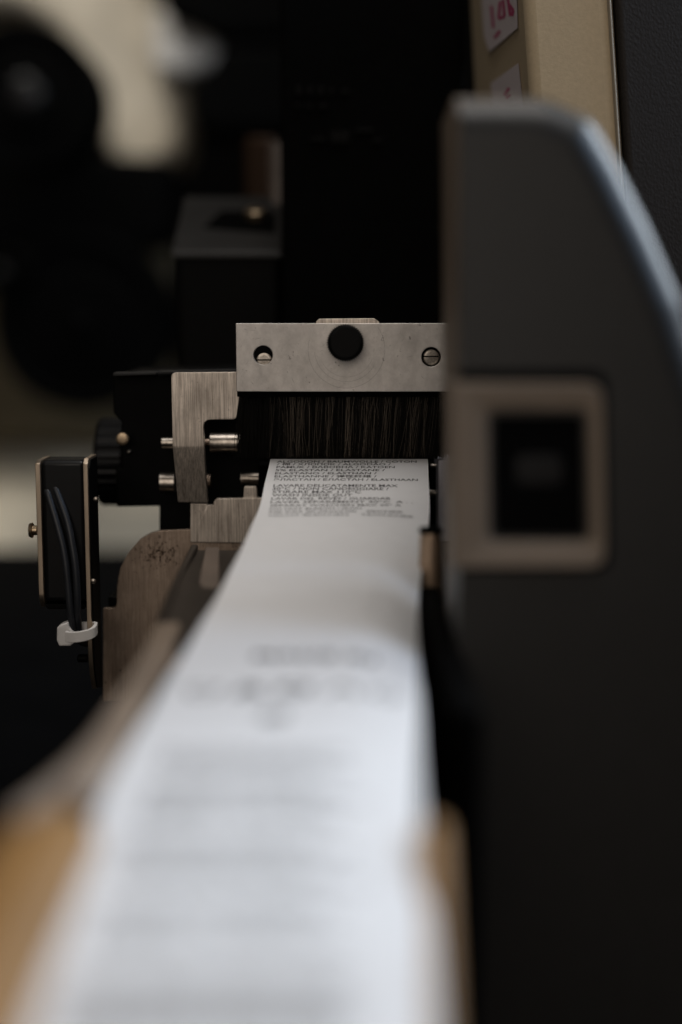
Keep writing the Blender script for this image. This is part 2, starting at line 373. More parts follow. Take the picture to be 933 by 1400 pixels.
# rollers and shafts, axes along x
def rod(name, x0, x1, y0, y1, Y, m, steps=None, parent=pr, n=32):
    a, b = PY(x0, (y0 + y1) / 2, Y), PY(x1, (y0 + y1) / 2, Y)
    r = (PY(x0, y0, Y)[2] - PY(x0, y1, Y)[2]) / 2; L = b[0] - a[0]
    prof = [(0, r * .85), (.15, r)]
    if steps:
        k = 0; d = .3
        while d < L - .3: prof += [(d, r), (d + .12, r * .9), (d + .24, r * .9), (d + .36, r)]; d += .48
    prof += [(L - .15, r), (L, r * .85)]
    return lathe(name, tuple(a), (1, 0, 0), prof, m, parent, n=n)
rod('shaft', 221, 240, 598, 613, 326, M['rod'])
rod('shaft', 277, 290, 600, 609, 326, M['steel_warm'])
rod('roller', 287.5, 345, 592, 619, 327, M['rod'])
rod('shaft', 219, 240, 646, 674, 328, M['rod'])
rod('shaft', 274, 289, 648, 667, 328, M['steel_warm'])
rod('threaded_rod', 329, 356, 646, 663, 327, M['rod'], steps=True)
rod('shaft', 589, 600, 634.5, 639, 324, M['rod'])
rod('threaded_rod', 586, 602, 669, 679, 324, M['rod'], steps=True)
c = PY(168, 600, 330)
lathe('brass_screw', (c[0], 329, c[2]), (0, 1, 0), [(0, .8), (.3, 1.45), (2, 1.45), (2, .5)], M['brass'], pr, n=20)
c = PY(133, 631, 362)
lathe('hand_wheel', (c[0], 362, c[2]), (1, 0, 0), [(0, 7), (.8, 10.6), (1.6, 11.2), (7.5, 11.2), (8.3, 10.6), (9, 7)], M['gloss_black'], pr, n=120, rib=.35, nrib=30)
for x, y, w, h in ((177, 617, 1.2, 1.2), (364, 618, 1.2, 1.2)):
    c = PY(x, y, 332.6); lathe('pin', (c[0], 331.6, c[2]), (0, 1, 0), [(0, .2), (.1, .35), (3, .35)], M['rod'], pr, n=10)
# dark gauge block under the ribbon end and pale fin at its right
a, b = PY(355, 742, 326), PY(600, 634, 326)
box('anvil_block', (a[0], 324.2, a[2]), (b[0], 332, b[2]), M['matt_black'], pr, .3)
a, b = PY(598, 738, 318), PY(620, 628, 318)
tag(box('guide_fin', (a[0], 316, a[2]), (b[0], 330, b[2]), M['pale_plastic'], pr, .3), 'pale plastic guide fin right of the tape')
# ------------------------------------------------------------ brush
YP = 309.5
br = thing('antistatic_brush', tuple(PY(472, 535, YP + 2)), 'flat aluminium brush holder with black thumb screw and dark bristles over the tape', 'brush')
h1, h2 = PY(360, 485.5, YP), PY(590, 488, YP); pxmm = 1 / (PY(401, 500, YP)[0] - PY(400, 500, YP)[0])
rect = outline([(322.5, 442), (621.5, 442), (619.5, 535.5), (323.5, 535.5)], YP)
tag(plate('holder_plate', [rnd(rect, .25), circle(h1[0], h1[2], 13 / pxmm, 40), circle(h2[0], h2[2], 13.3 / pxmm, 40)], YP, 1.3, M['aluminium'], br, b=.14), 'scuffed aluminium bar with two drilled holes')
hp = ORIG['holder_plate']
plate('rear_tab', [rnd(outline([(432, 440), (436, 435.8), (512, 435.2), (519, 440), (519, 470), (432, 470)], YP + 2.4), .5)], YP + 2.2, 1.4, M['steel'], br, b=.12)
for h, tilt in ((h1, 1.35), (h2, .2)):
    h = h + np.array([0, 0, -tilt])
    lathe('slotted_screw', (h[0] + .1, YP + 1.9, h[2]), (0, 1, 0), [(0, 1.2), (.2, 1.75), (1.2, 1.75)], M['rod'], br, n=28)
    s = ORIG  # slot bar
    v = Vector((h[0], YP + 1.85, h[2] + .25))
    box('screw_slot', (v.x - 1.7, YP + 1.78, v.z - .14), (v.x + 1.7, YP + 1.95, v.z + .14), M['matt_black'], br, .03, 1)
# washer ring pressed into the bar, and the thumb screw
kc = PY(472.5, 468, YP)
def ring(name, cx, cz, r0, r1, Y, t, m, parent, n=64):
    return plate(name, [circle(cx, cz, r1, n), circle(cx, cz, r0, n)], Y, t, m, parent, b=.02, res=1)
cc = PY(474, 478, YP)
bmr = bmesh.new()
def arc(cx, cz, r, a0, a1, w, Y, n=48):
    vs = []
    for k in range(n + 1):
        t = math.radians(a0 + (a1 - a0) * k / n)
        vs.append([bmr.verts.new((cx + (r + s) * math.cos(t), Y, cz + (r + s) * math.sin(t))) for s in (-w, w)])
    for k in range(n): bmr.faces.new((vs[k][0], vs[k][1], vs[k + 1][1], vs[k + 1][0]))
arc(cc[0], cc[2], 8.3, 165, 395, .035, YP - .012); arc(cc[0], cc[2], 6.9, 185, 330, .03, YP - .012); arc(cc[0], cc[2], 5.9, 210, 340, .025, YP - .012)
x0_, x1_, z0_, z1_ = rect[0][0] + 1, rect[1][0] - 1, rect[2][1] + .8, rect[0][1] - .8
for k in range(46):
    x = random.choice([random.uniform(x0_, x1_), random.gauss(cc[0], 7), random.uniform(x0_, x0_ + 6)]); z = random.uniform(z0_, z1_); a_ = random.gauss(.5, .9); L_ = random.uniform(.3, 2.0)
    if not (x0_ < x < x1_) or min(math.hypot(x - h[0], z - h[2]) for h in (h1, h2)) < 3.6: continue
    d = np.array([math.cos(a_), math.sin(a_)]) * L_ / 2; n_ = np.array([-d[1], d[0]]) / np.linalg.norm(d) * random.uniform(.02, .05)
    q4 = [(x - d[0], z - d[1]), (x + n_[0], z + n_[1]), (x + d[0], z + d[1]), (x - n_[0], z - n_[1])]
    if all(x0_ - .5 < q[0] < x1_ + .5 and z0_ - .4 < q[1] < z1_ + .4 for q in q4): bmr.faces.new([bmr.verts.new((q[0], YP - .012, q[1])) for q in q4])
bmesh.ops.recalc_face_normals(bmr, faces=bmr.faces)
M['scratch'] = mat('scratched_ring', (.30, .28, .26), .5, 1.0)
from_bm('wear_mark', bmr, M['scratch'], br)
lathe('thumb_screw', (kc[0], YP - 6.6, kc[2]), (0, 1, 0), [(0, 3.15), (.35, 3.75), (.7, 3.95), (4.8, 3.95), (5.1, 3.7), (5.1, 2.3), (6.6, 2.3)], M['knob'], br, n=192, rib=.2, nrib=48)
# bristles: thousands of tapered strands
def bristles(name, n, x0, x1, y0, y1, ztop, zb, r, m, lean, parent):
    v, f = [], []
    for i in range(n):
        x = random.uniform(x0, x1); y = random.uniform(y0, y1); q = (x - x0) / (x1 - x0)
        dx = lean(q) + random.gauss(0, .75); dy = random.uniform(-.5, .3); bend = random.gauss(0, .4)
        rr = r * random.uniform(.7, 1.2); zt, zl = ztop, zb + random.uniform(-.1, .8) * (1 if random.random() < .9 else 3)
        base = len(v)
        for k, t in enumerate((0, .35, .7, 1.0)):
            cx = x + dx * t + bend * math.sin(math.pi * t); cy = y + dy * t; cz = zt + (zl - zt) * t; w = rr * (1 - .45 * t)
            for a in (90, 210, 330): v.append((cx + w * math.cos(math.radians(a)), cy - w * math.sin(math.radians(a)), cz))
        for k in range(3):
            for a in range(3):
                b_ = (a + 1) % 3; f.append((base + k * 3 + a, base + k * 3 + b_, base + k * 3 + 3 + b_, base + k * 3 + 3 + a))
    o = link(name, v, f, m, parent, smooth=True); o['kind'] = 'stuff'; return o
zt = PY(400, 530, YP + 3)[2]; zbm = PY(400, 627.5, 316)[2]
xa, xb = PY(328, 600, 312)[0], PY(612, 600, 312)[0]
lean = lambda q: -.3 - 2.2 * max(0, q - .45)
bristles('bristles', 5200, xa, xb + 1, YP + 6.2, YP + 11, zt, zbm, .085, M['bristle'], lean, br)
M['bristle_mid'] = mat('brown_bristle', (.10, .082, .065), .45, spec=.3)
bristles('brown_bristles', 190, PY(366, 600, 312)[0], PY(596, 600, 312)[0] + 1, YP + 5.9, YP + 8.0, zt, zbm + .1, .05, M['bristle_mid'], lean, br)
bristles('pale_bristles', 85, PY(372, 600, 312)[0], PY(590, 600, 312)[0] + 1, YP + 5.6, YP + 6.4, zt, zbm + .2, .042, M['bristle_light'], lean, br)
box('bristle_clamp', (xa - .5, YP + 2.6, zt - 2.0), (xb + .8, YP + 11.5, zt + 6), M['matt_black'], br, .2)  # reaches down over the bristle tops to keep them in shade
# ------------------------------------------------------------ the printed label tape
ST = [  # photo row, left edge, right edge, how far the right margin curls down (mm)
    (627.4, 370.0, 585.2, 0), (640, 367.3, 585.8, 0), (660, 362.5, 586.5, 0), (690, 356, 588, .1), (715, 346, 589, .9), (740, 335, 589, 2.4), (785, 313, 588, 3.6), (830, 289, 587, 3.2),
    (875, 262, 586, 2.8), (920, 236, 583, 1.6), (965, 209, 580, .9), (1010, 183, 577, .5), (1070, 151, 576, .3), (1130, 124, 578, .2), (1200, 93, 581, .2), (1280, 60, 588, .2), (1340, 37, 590, .2), (1400, 15, 592, .2), (1480, -15, 595, .2)]
WID = 35.0
rows = np.array([s[0] for s in ST]); XL = np.array([s[1] for s in ST]); XR = np.array([s[2] for s in ST]); CU = np.array([s[3] for s in ST])
ZZ = FPX * WID / (XR - XL)
fine = np.linspace(0, len(ST) - 1, 181)
def cr1(a):
    return np.array([float(q[0]) for q in crom([(x,) for x in a], 10)])
fr, fl, fR, fz, fc = cr1(rows), cr1(XL), cr1(XR), cr1(ZZ), cr1(CU)
ker = np.ones(9) / 9
def sm(a):
    p = np.pad(a, 4, mode='reflect', reflect_type='odd'); return np.convolve(p, ker, 'valid')
fz = sm(fz); fc = sm(fc)
Lp = np.array([W(a, r, z) for a, r, z in zip(fl, fr, fz)]); Rp = np.array([W(a, r, z) for a, r, z in zip(fR, fr, fz)])
# the tape comes up over an edge behind the brush
back = [(.9, -.12), (2.2, -.5), (4, -1.6), (5.5, -3.6), (6.2, -7), (6.3, -16)]
Lp = np.vstack([[Lp[0] + (0, d, h) for d, h in back[::-1]], Lp]); Rp = np.vstack([[Rp[0] + (0, d, h) for d, h in back[::-1]], Rp])
fc = np.concatenate([np.zeros(len(back)), fc]); fr = np.concatenate([np.full(len(back), 600.0), fr])
mid = (Lp + Rp) / 2; S = np.concatenate([[0], np.cumsum(np.linalg.norm(np.diff(mid, axis=0), axis=1))])
S_CREASE = float(np.interp(722, fr[6:], S[6:]))
def surf(s, u):
    """point of the tape: s mm along it, u in 0..1 across"""
    l = np.array([np.interp(s, S, Lp[:, k]) for k in range(3)]); r = np.array([np.interp(s, S, Rp[:, k]) for k in range(3)])
    c_ = float(np.interp(s, S, fc)); p = l + (r - l) * u
    q = max(0.0, (u - .66) / .34); p[2] -= c_ * q ** 1.7 * 1.3; p[0] -= c_ * .55 * q ** 2
    p[2] += .35 * math.sin(u * math.pi) * min(1, max(0, (s - 25) / 60)) + .10 * math.sin(s * .23 + u * 3) * min(1, max(0, (s - 20) / 40))
    p[2] += .10 * math.exp(-((s - S_CREASE) / .9) ** 2)
    return p
def nrm(s, u):
    a = surf(s + .4, u) - surf(s - .4, u); b = surf(s, min(1, u + .01)) - surf(s, max(0, u - .01))
    n = np.cross(b, -a); n = n / np.linalg.norm(n); return n if n[2] > 0 else -n
NS, NU = 260, 36
v, f = [], []
ss = np.linspace(0, S[-1], NS)
for lay in (0, 1):
    for s in ss:
        for j in range(NU + 1):
            p = surf(s, j / NU); v.append(tuple(p - (nrm(min(max(s, .5), S[-1] - .5), j / NU) * .12 if lay else 0)))
K = NS * (NU + 1)
for i in range(NS - 1):
    for j in range(NU):
        a = i * (NU + 1) + j; f.append((a, a + 1, a + NU + 2, a + NU + 1)); f.append((K + a, K + a + NU + 1, K + a + NU + 2, K + a + 1))
for i in range(NS - 1):
    for j in (0, NU):
        a = i * (NU + 1) + j; q = (a, a + NU + 1, K + a + NU + 1, K + a); f.append(q if j == 0 else q[::-1])
bm = bmesh.new(); vs = [bm.verts.new(p) for p in v]
for q in f: bm.faces.new([vs[i] for i in q])
bmesh.ops.recalc_face_normals(bm, faces=bm.faces)
tape = from_bm('label_tape', bm, M['label'], None, True, 60)
tag(tape, 'white printed care label tape running out under the brush towards the viewer', 'label tape')
def s_of(py): return float(np.interp(py, fr[len(back):], S[len(back):]))
def print_line(body, py, x0, x1, cap=1.25, sdir=None, bold=.012):
    """one printed line: baseline at photo row py, from photo column x0 to x1"""
    s0 = sdir if sdir is not None else s_of(py)
    l = np.interp(py, rows, XL); r = np.interp(py, rows, XR); u0, u1 = (x0 - l) / (r - l), (x1 - l) / (r - l)
    tv, tf = text_flat(body, 1.0, bold)
    if not tv: return
    xs = [p[0] for p in tv]; mx, mn = max(xs), min(xs)
    out = []
    for (x, y) in tv:
        u = u0 + (u1 - u0) * (x - mn) / (mx - mn); s = s0 - y / .72 * cap
        out.append(tuple(surf(s, u) + nrm(s, u) * .035))
    o = link('printed_line', out, tf, M['ink'], tape)
    return o
def cx(x): return 340 + x / 3.11
L1 = [("ALGODON / BAUMWOLLE / COTON", 632.6, cx(120), cx(715)), ("/ 棉 / ХЛОПОК / ALGODÃO /", 636.2, cx(120), cx(605)), ("PAMUK / ВАВОВНА / KATOEN", 640.2, cx(118), cx(622)),
      ("5% ELASTAN / ELASTANE /", 644.4, cx(114), cx(580)), ("ELASTANO / ELASTHAN /", 648.7, cx(112), cx(545)), ("ELASTHANNE / 弹性纤维 /", 653.0, cx(110), cx(545)),
      ("ЭЛАСТАН / ЕЛАСТАН / ELASTHAAN", 657.6, cx(106), cx(720))]
for b_, y, x0, x1 in L1: print_line(b_, y, x0, x1, 1.2)
L2 = [("LAVARE DELICATAMENTE MAX", 666.0, 105, 635), ("30°C / NON CANDEGGIARE /", 670.3, 100, 596), ("STIRARE MAX 110°C", 674.7, 100, 478), ("WASH INSIDE OUT", 679, 98, 440),
      ("LAVAR DEL REVÉS / GUARDAR", 683.5, 95, 606), ("LAVER SÉPARÉMENT 30°C  A . .", 688, 92, 700), ("SEPARAT WASCHEN MAX 30° A", 692.5, 90, 650), ("DO NOT BLEACH / IRON", 697, 88, 480),
      ("NE PAS BLANCHIR   SECHER", 701.5, 86, 660), ("NICHT BLEICHEN    TROCKNER", 706.3, 85, 706)]
for b_, y, x0, x1 in L2: print_line(b_, y, cx(x0), cx(x1), 1.3)
# care symbols, drawn as outlines on the tape
def symbol(kind, s0, u0, size):
    segs = {'tub': [[(0, .8), (.15, 0), (.85, 0), (1, .8)], [(0, .8), (.25, .7), (.5, .8), (.75, .7), (1, .8)]],
            'triangle': [[(0, 0), (1, 0), (.5, .9), (0, 0)], [(.2, .1), (.9, .9)], [(.8, .1), (.1, .9)]],
            'square': [[(0, 0), (.9, 0), (.9, .9), (0, .9), (0, 0)], [(.45 + .35 * math.cos(t * .524), .45 + .35 * math.sin(t * .524)) for t in range(13)]],
            'iron': [[(0, 0), (1, 0), (.9, .55), (.3, .55), (0, 0)], [(.3, .55), (.35, .8), (.85, .8)]],
            'circle': [[(.5 + .45 * math.cos(t * .524), .45 + .45 * math.sin(t * .524)) for t in range(13)]]}[kind]
    v, f = [], []
    for g in segs:
        for (a, b) in zip(g[:-1], g[1:]):
            d = np.array(b) - np.array(a); d = d / (np.linalg.norm(d) + 1e-9); n = np.array([-d[1], d[0]]) * .065
            q = [np.array(a) + n, np.array(a) - n, np.array(b) - n, np.array(b) + n]; i = len(v)
            for x, y in q:
                s = s0 - y * size; u = u0 + x * size / WID; v.append(tuple(surf(s, u) + nrm(s, u) * .035))
            f.append((i, i + 1, i + 2, i + 3))
    link('care_symbol', v, f, M['ink'], tape)
for k, kd in enumerate(('tub', 'triangle', 'square', 'iron', 'circle')):
    symbol(kd, s_of(952), .10 + .175 * k, 4.2)
print_line("MADE IN", s_of(905) and 905, 345, 515, 2.8, bold=.03)
print_line("40", 990, 350, 392, 3.0, bold=.05)
words = ["95% COTTON 5% ELASTANE", "BAUMWOLLE ELASTHAN", "ALGODON ELASTANO", "COTONE / ELASTAN", "KATOEN / ELASTHAAN", "ХЛОПОК / ЭЛАСТАН", "PAMUK / ELASTAN", "BOMULD / ELASTHAN", "BAWELNA / ELASTAN"]
sA, sB = s_of(1035), s_of(1310); k = 0; s = sA
while s < sB:
    py = float(np.interp(s, S, fr)); l, r = np.interp(py, rows, XL), np.interp(py, rows, XR)
    wdt = (.62, .55, .66, .5, .6, .7, .58)[k % 7]
    print_line(words[k % 9], py, l + (r - l) * .13, l + (r - l) * (.13 + wdt), 1.35, sdir=s, bold=.014); s += (2.2, 2.2, 4.4, 2.2, 2.2)[k % 5]; k += 1
s = s_of(1352); k = 0
while s < S[-1] - 3:
    py = float(np.interp(s, S, fr)); l, r = np.interp(py, rows, XL), np.interp(py, rows, XR)
    print_line(words[(k * 4) % 9] + " / " + words[(k * 2 + 1) % 9], py, l + (r - l) * .12, l + (r - l) * (.80, .77, .82)[k % 3], 1.4, sdir=s, bold=.02); s += 1.85; k += 1
# ------------------------------------------------------------ chute and tray under the tape
ch = thing('tape_chute', (-8, 230, 0), 'smoky brown trough with side walls carrying the tape away from the printer', 'chute')
def rail(name, stations, m, parent, wid, hgt, bev=.6):
    """a wall following stations (photo x, photo y, z) along its top outer edge; wid>0 thickens to the right"""
    v, f = [], []
    P = crom([W(*s) for s in stations], 6)
    for p in P: v += [tuple(p), (p[0] + wid, p[1], p[2]), (p[0] + wid, p[1], p[2] - hgt), (p[0], p[1], p[2] - hgt)]
    for i in range(len(P) - 1):
        for k in range(4):
            a, b = i * 4 + k, i * 4 + (k + 1) % 4; f.append((a, b, b + 4, a + 4))
    f += [(3, 2, 1, 0), tuple(range(len(v) - 4, len(v)))]
    bm = bmesh.new(); vs = [bm.verts.new(q) for q in v]
    for q in f: bm.faces.new([vs[i] for i in q])
    bmesh.ops.recalc_face_normals(bm, faces=bm.faces)
    return bevel(from_bm(name, bm, m, parent), bev, 3)
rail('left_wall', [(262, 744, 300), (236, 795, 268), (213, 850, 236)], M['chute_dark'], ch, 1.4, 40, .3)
rail('left_wall', [(213, 850, 236), (205, 868, 226), (178, 918, 202), (150, 962, 184), (118, 1010, 168), (70, 1062, 152), (10, 1112, 140)], M['chute'], ch, 1.6, 40)
rail('inner_lip', [(222, 850, 234), (218, 862, 228), (196, 912, 204), (168, 962, 184), (134, 1018, 168), (86, 1078, 152)], M['chute'], ch, 3.0, 3)
# right wall with its round-nosed end by the tape
a = W(573, 726, 262)
v0 = [(a[0], a[1], a[2])]
rx0, rx1 = W(574, 726, 262)[0], W(605, 726, 262)[0]
z_top = a[2]
M['copper'] = mat('coppery_bronze', (.42, .30, .21), .38, .7, noise=.3, nscale=(200, 200, 60))
box('right_wall', (rx0, 175, z_top - 60), (rx0 + 3.6, a[1] - 1.5, z_top - 10), M['matt_black'], ch, 1.0, 3)
lathe('round_nose', ((rx0 + rx1) / 2, a[1] + .5, z_top - 12), (0, 0, 1), [(-50, 2.1), (10.6, 2.1), (11.6, 1.7), (11.6, .4)], M['copper'], ch, n=28)
lathe('nose_cap', ((rx0 + rx1) / 2, a[1] + .5, z_top - .35), (0, 0, 1), [(0, 2.2), (.7, 2.2), (.9, 1.9)], M['matt_black'], ch, n=28)
# floor of the chute, in dark overlapping sheets, open at the left margin beside the tape
def quad(name, pts, m, parent, th=1.2, bev=.2, dz=0):
    top = [W(*p) - np.array([0, 0, dz]) for p in pts]; bot = [q - np.array([0, 0, th]) for q in top]
    return hexa(name, bot, top, m, parent, bev)
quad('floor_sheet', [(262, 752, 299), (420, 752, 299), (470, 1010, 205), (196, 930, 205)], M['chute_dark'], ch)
quad('floor_rib', [(281, 748, 297), (300, 748, 297), (300, 850, 250), (262, 850, 250)], M['chute_mid'], ch, 1.0)
quad('floor_step', [(258, 848, 246), (310, 848, 246), (300, 905, 222), (250, 905, 222)], M['chute_mid'], ch, 1.0)
quad('step_edge', [(212, 899, 212), (300, 899, 212), (300, 906, 210), (208, 906, 210)], M['copper'], ch, 1.0)
quad('floor_sheet', [(205, 905, 210), (470, 905, 210), (450, 1100, 155), (110, 1085, 155)], M['chute'], ch, dz=6)
box('chute_leg', (-25, 215, 0), (10, 240, CAMZ - 82), M['matt_black'], ch, .8)
tr = thing('tan_tray', (-12, 100, 0), 'tan board tray with rounded rims under the near end of the tape', 'tray')
TY1 = W(600, 1066, 152)[1]
def profile_sweep(name, sec, y0, y1, m, parent, skew, drop=0.0, n=10, nose=8.0):
    v, f = [], []
    ns = 26
    for i in range(ns + 1):
        t = i / ns; y = y1 + (y0 - y1) * t; d = (y1 - y)
        k = 1 - math.sqrt(max(0, 1 - (1 - min(1, d / nose)) ** 2))        # rounded far end
        for (x, z) in sec: v.append((x + skew * d, y, z - k * nose * .8 - drop * d))
    m_ = len(sec)
    for i in range(ns):
        for j in range(m_):
            a_, b_ = i * m_ + j, i * m_ + (j + 1) % m_; f.append((a_, b_, b_ + m_, a_ + m_))
    f += [tuple(range(m_ - 1, -1, -1)), tuple(range(ns * m_, (ns + 1) * m_))]
    bm = bmesh.new(); vs = [bm.verts.new(q) for q in v]
    for q in f: bm.faces.new([vs[i] for i in q])
    bmesh.ops.recalc_face_normals(bm, faces=bm.faces)
    return from_bm(name, bm, m, parent, True, 50)
zr = W(612, 1075, 152)[2]; xr = W(611, 1075, 152)[0]
def roundtop(x0, x1, ztop, zbot, r=2.5, n=6):
    o = [(x0, zbot)]
    for k in range(n + 1): t = math.pi - math.pi / 2 * k / n; o.append((x0 + r + r * math.cos(t), ztop - r + r * math.sin(t)))
    for k in range(n + 1): t = math.pi / 2 - math.pi / 2 * k / n; o.append((x1 - r + r * math.cos(t), ztop - r + r * math.sin(t)))
    o.append((x1, zbot)); return o
profile_sweep('right_rim', roundtop(xr - 2.9, xr, zr, 60, 1.3), 30, TY1, M['tray'], tr, -.07, .30)
xl = W(-5, 1120, 140)[0]; zl = W(40, 1105, 143)[2]
profile_sweep('left_rim', roundtop(xl - 1, xl + 9, zl, 60, 3.4), 30, TY1 - 2, M['tray'], tr, -.02, .10)
box('tray_floor', (xl + 2, 32, 60), (xr - 5, TY1 - 9, zr - 22), M['tray'], tr, 1)
box('tray_base', (xl + 2, 36, 0), (xr - 6, TY1 - 12, 59.8), M['matt_black'], tr, 1)
# ------------------------------------------------------------ end-of-tape sensor at the left
YE = 304.0
se = thing('gap_sensor', tuple(PY(95, 945, YE + 5)), 'black sensor block between bare metal side plates at the far left of the mechanism', 'sensor')
def X_(px, Y=YE): return PY(px, 700, Y)[0]
def Z_(py, Y=YE): return PY(100, py, Y)[2]
box('sensor_body', (X_(56.5), YE + .5, Z_(824)), (X_(117), YE + 10, Z_(630)), M['sensor_black'], se, 1.1, 3)
# cable entry pocket
def side_plate(name, x0, x1, pts, m, parent):
    """sheet standing along y: outline in (depth behind YE, photo row)"""
    lp = [(YE + d, Z_(py, YE)) for d, py in pts]
    bot = [(x0, y, z) for y, z in lp]; top = [(x1, y, z) for y, z in lp]
    return hexa(name, bot, top, m, parent, .12)
side_plate('left_side_plate', X_(50), X_(57), [(0, 634), (1.2, 630.5), (12, 630.5), (12, 832), (2, 832), (.4, 822), (0, 812)], M['edge_metal'], se)
side_plate('right_side_plate', X_(115.5), X_(122), [(-.2, 634), (1.2, 627.5), (11, 627.5), (11, 955), (4, 948), (1.6, 925), (.2, 895), (-.2, 870)], M['edge_metal'], se)
side_plate('outer_cheek', X_(122.3), X_(124), [(.4, 641), (2.4, 630), (10, 630), (10, 955), (3.5, 946), (.6, 915), (.4, 880)], M['black'], se)
c = PY(50, 725, YE + 4)
lathe('side_screw', (c[0] - 1.7, YE + 4, c[2]), (1, 0, 0), [(0, .6), (.2, 1.5), (.9, 1.7), (.95, 1.1), (1.9, 1.1)], M['brass'], se, n=24)
for x, y in ((131, 683), (127.5, 795)):
    c = PY(x, y, YE); lathe('rivet', (c[0], YE - .1, c[2]), (0, 1, 0), [(0, .25), (.15, .55), (.7, .6)], M['rod'], se, n=14)
c = PY(116, 900, YE + 3); lathe('lower_screw', (c[0] - 1.6, YE + 3, c[2]), (1, 0, 0), [(0, .5), (.3, .9), (2.2, .9)], M['black'], se, n=18)
plate('bottom_cover', [rnd(outline([(60, 826), (116, 826), (116, 833), (66, 833)], YE + 1), .2)], YE + 1, 14, M['black'], se, b=.15)
box('mount_arm', (X_(124), 324.5, Z_(962)), (X_(139), 332, Z_(842)), M['black'], se, .3)
def cab(pts, r):
    return tube('cable', [W(x, y, z) for x, y, z in pts], r, M['cable'], se)
ZE = 309
cab([(62, 664, ZE + 4), (64, 668, ZE - 1), (70, 688, ZE - 2), (80, 722, ZE - 2.4), (88, 755, ZE - 2.4), (93, 795, ZE - 2), (97, 840, ZE - 1), (101, 868, ZE + 1), (109, 876, ZE + 6), (118, 880, ZE + 14)], .78)
cab([(70, 660, ZE + 4), (74, 663, ZE - 1), (83, 685, ZE - 2), (93, 715, ZE - 2.4), (99, 745, ZE - 2.6), (103.5, 775, ZE - 2.4), (106, 815, ZE - 1.6), (106.5, 845, ZE), (109, 866, ZE + 3), (114, 872, ZE + 7), (120, 876, ZE + 14)], .78)
# cable tie, a thing of its own
tie = thing('cable_tie', tuple(W(106, 865, ZE)), 'milky white nylon cable tie cinched round two black cables below the sensor', 'cable tie')
tb = [W(x, y, z) for x, y, z in ((90, 870, ZE - 4.0), (98, 871, ZE - 4.4), (108, 870.5, ZE - 4.5), (120, 868, ZE - 4.2), (128, 864, ZE - 3.2), (131.5, 859, ZE - 1), (129, 857, ZE + 2), (118, 857, ZE + 3), (100, 858, ZE + 3), (90, 860, ZE + 1))]
pth = crom(tb, 6); v, f = [], []
for i, p in enumerate(pth):
    d = Vector(pth[min(i + 1, len(pth) - 1)] - pth[max(i - 1, 0)]).normalized(); up = Vector((0, 0, 1)); n_ = d.cross(up).normalized()
    for a, b in ((1.15, .35), (1.15, -.35), (-1.15, -.35), (-1.15, .35)): v.append(tuple(Vector(p) + up * a + n_ * b))
for i in range(len(pth) - 1):
    for k in range(4):
        a, b = i * 4 + k, i * 4 + (k + 1) % 4; f.append((a, b, b + 4, a + 4))
f += [(3, 2, 1, 0), tuple(range(len(v) - 4, len(v)))]
bm = bmesh.new(); vs = [bm.verts.new(q) for q in v]
for q in f: bm.faces.new([vs[i] for i in q])
bmesh.ops.recalc_face_normals(bm, faces=bm.faces)
bevel(from_bm('strap', bm, M['nylon'], tie), .12, 2)
hd = [(81, 855), (86, 851), (96, 847.5), (97, 854), (103, 862), (103, 877), (99, 880), (84, 880), (80.5, 872)]
o = plate('head', [rnd(outline(hd, 303), .35)], 300.6, 3.2, M['nylon'], tie, b=.35, res=3)
# ------------------------------------------------------------ grey control housing in the right foreground
YH = 207.0
ho = thing('control_housing', (45, 230, 0), 'dark grey plastic housing with sloping shoulder and square black button at right', 'housing')
LEAN = 0.10
def leanY(bm, z0=CAMZ - 55):
    for v in bm.verts: v.co.y += (v.co.z - z0) * LEAN
sil = [(560, 113), (764, 113), (832, 145), (868, 210), (911, 302), (956, 410), (1000, 560), (1020, 760), (1030, 1560), (560, 1560)]
bm = slab_mesh([rnd(outline(sil, YH), [.6, 9, 6, 8, 8, 8, 8, 8, 2, .6], 6)], YH, 20, 6.5, 12)
bmesh.ops.bisect_plane(bm, geom=bm.verts[:] + bm.edges[:] + bm.faces[:], plane_co=(PY(629, 700, YH)[0], 0, 0), plane_no=(1, 0, 0), clear_inner=True)
bmesh.ops.holes_fill(bm, edges=[e for e in bm.edges if e.is_boundary], sides=0)
bmesh.ops.recalc_face_normals(bm, faces=bm.faces)
leanY(bm); tag(from_bm('front_shell', bm, M['shell'], ho, True, 60), 'dark grey front shell with a rounded sloping shoulder')
core = [(629.5, 116), (762, 118), (818, 160), (858, 220), (900, 310), (945, 416), (990, 560), (1010, 1560), (629.5, 1560)]
bm = slab_mesh([rnd(outline(core, YH), [.5, 9, 6, 8, 8, 8, 8, 2, .5])], YH + 3.2, 27, .6, 3)
leanY(bm); from_bm('inner_body', bm, M['beige'], ho, True, 40)
core2 = [(700, 175), (780, 175), (850, 320), (900, 430), (930, 560), (930, 1560), (700, 1560)]
bm = slab_mesh([rnd(outline(core2, YH), 3)], YH + 38, 62, .6, 3)
leanY(bm); from_bm('light_blocker', bm, M['matt_black'], ho, True, 40)  # unseen block added to keep the right-hand light off the far tape
bz = [(618, 524), (829, 525), (829, 777), (618, 777)]; bh = [(670, 563), (810, 563), (810, 743), (670, 743)]
bm = slab_mesh([rnd(outline([(631, 508), (838, 508), (838, 784), (631, 784)], YH), [.3, 2.6, 2.6, .3], 6), rnd(outline([(660, 553), (820, 553), (820, 753), (660, 753)], YH), 1.6)], YH - .5, 2, .2, 2)
leanY(bm); from_bm('bezel_shadow', bm, M['matt_black'], ho, True, 50)  # black plate painting the shadow line around the bezel
ov = rnd(outline(bz, YH), [.4, 2.6, 2.6, .4], 6); ig = rnd(outline(bh, YH), [1.6] * 4, 6)
bm = bmesh.new(); rings = []
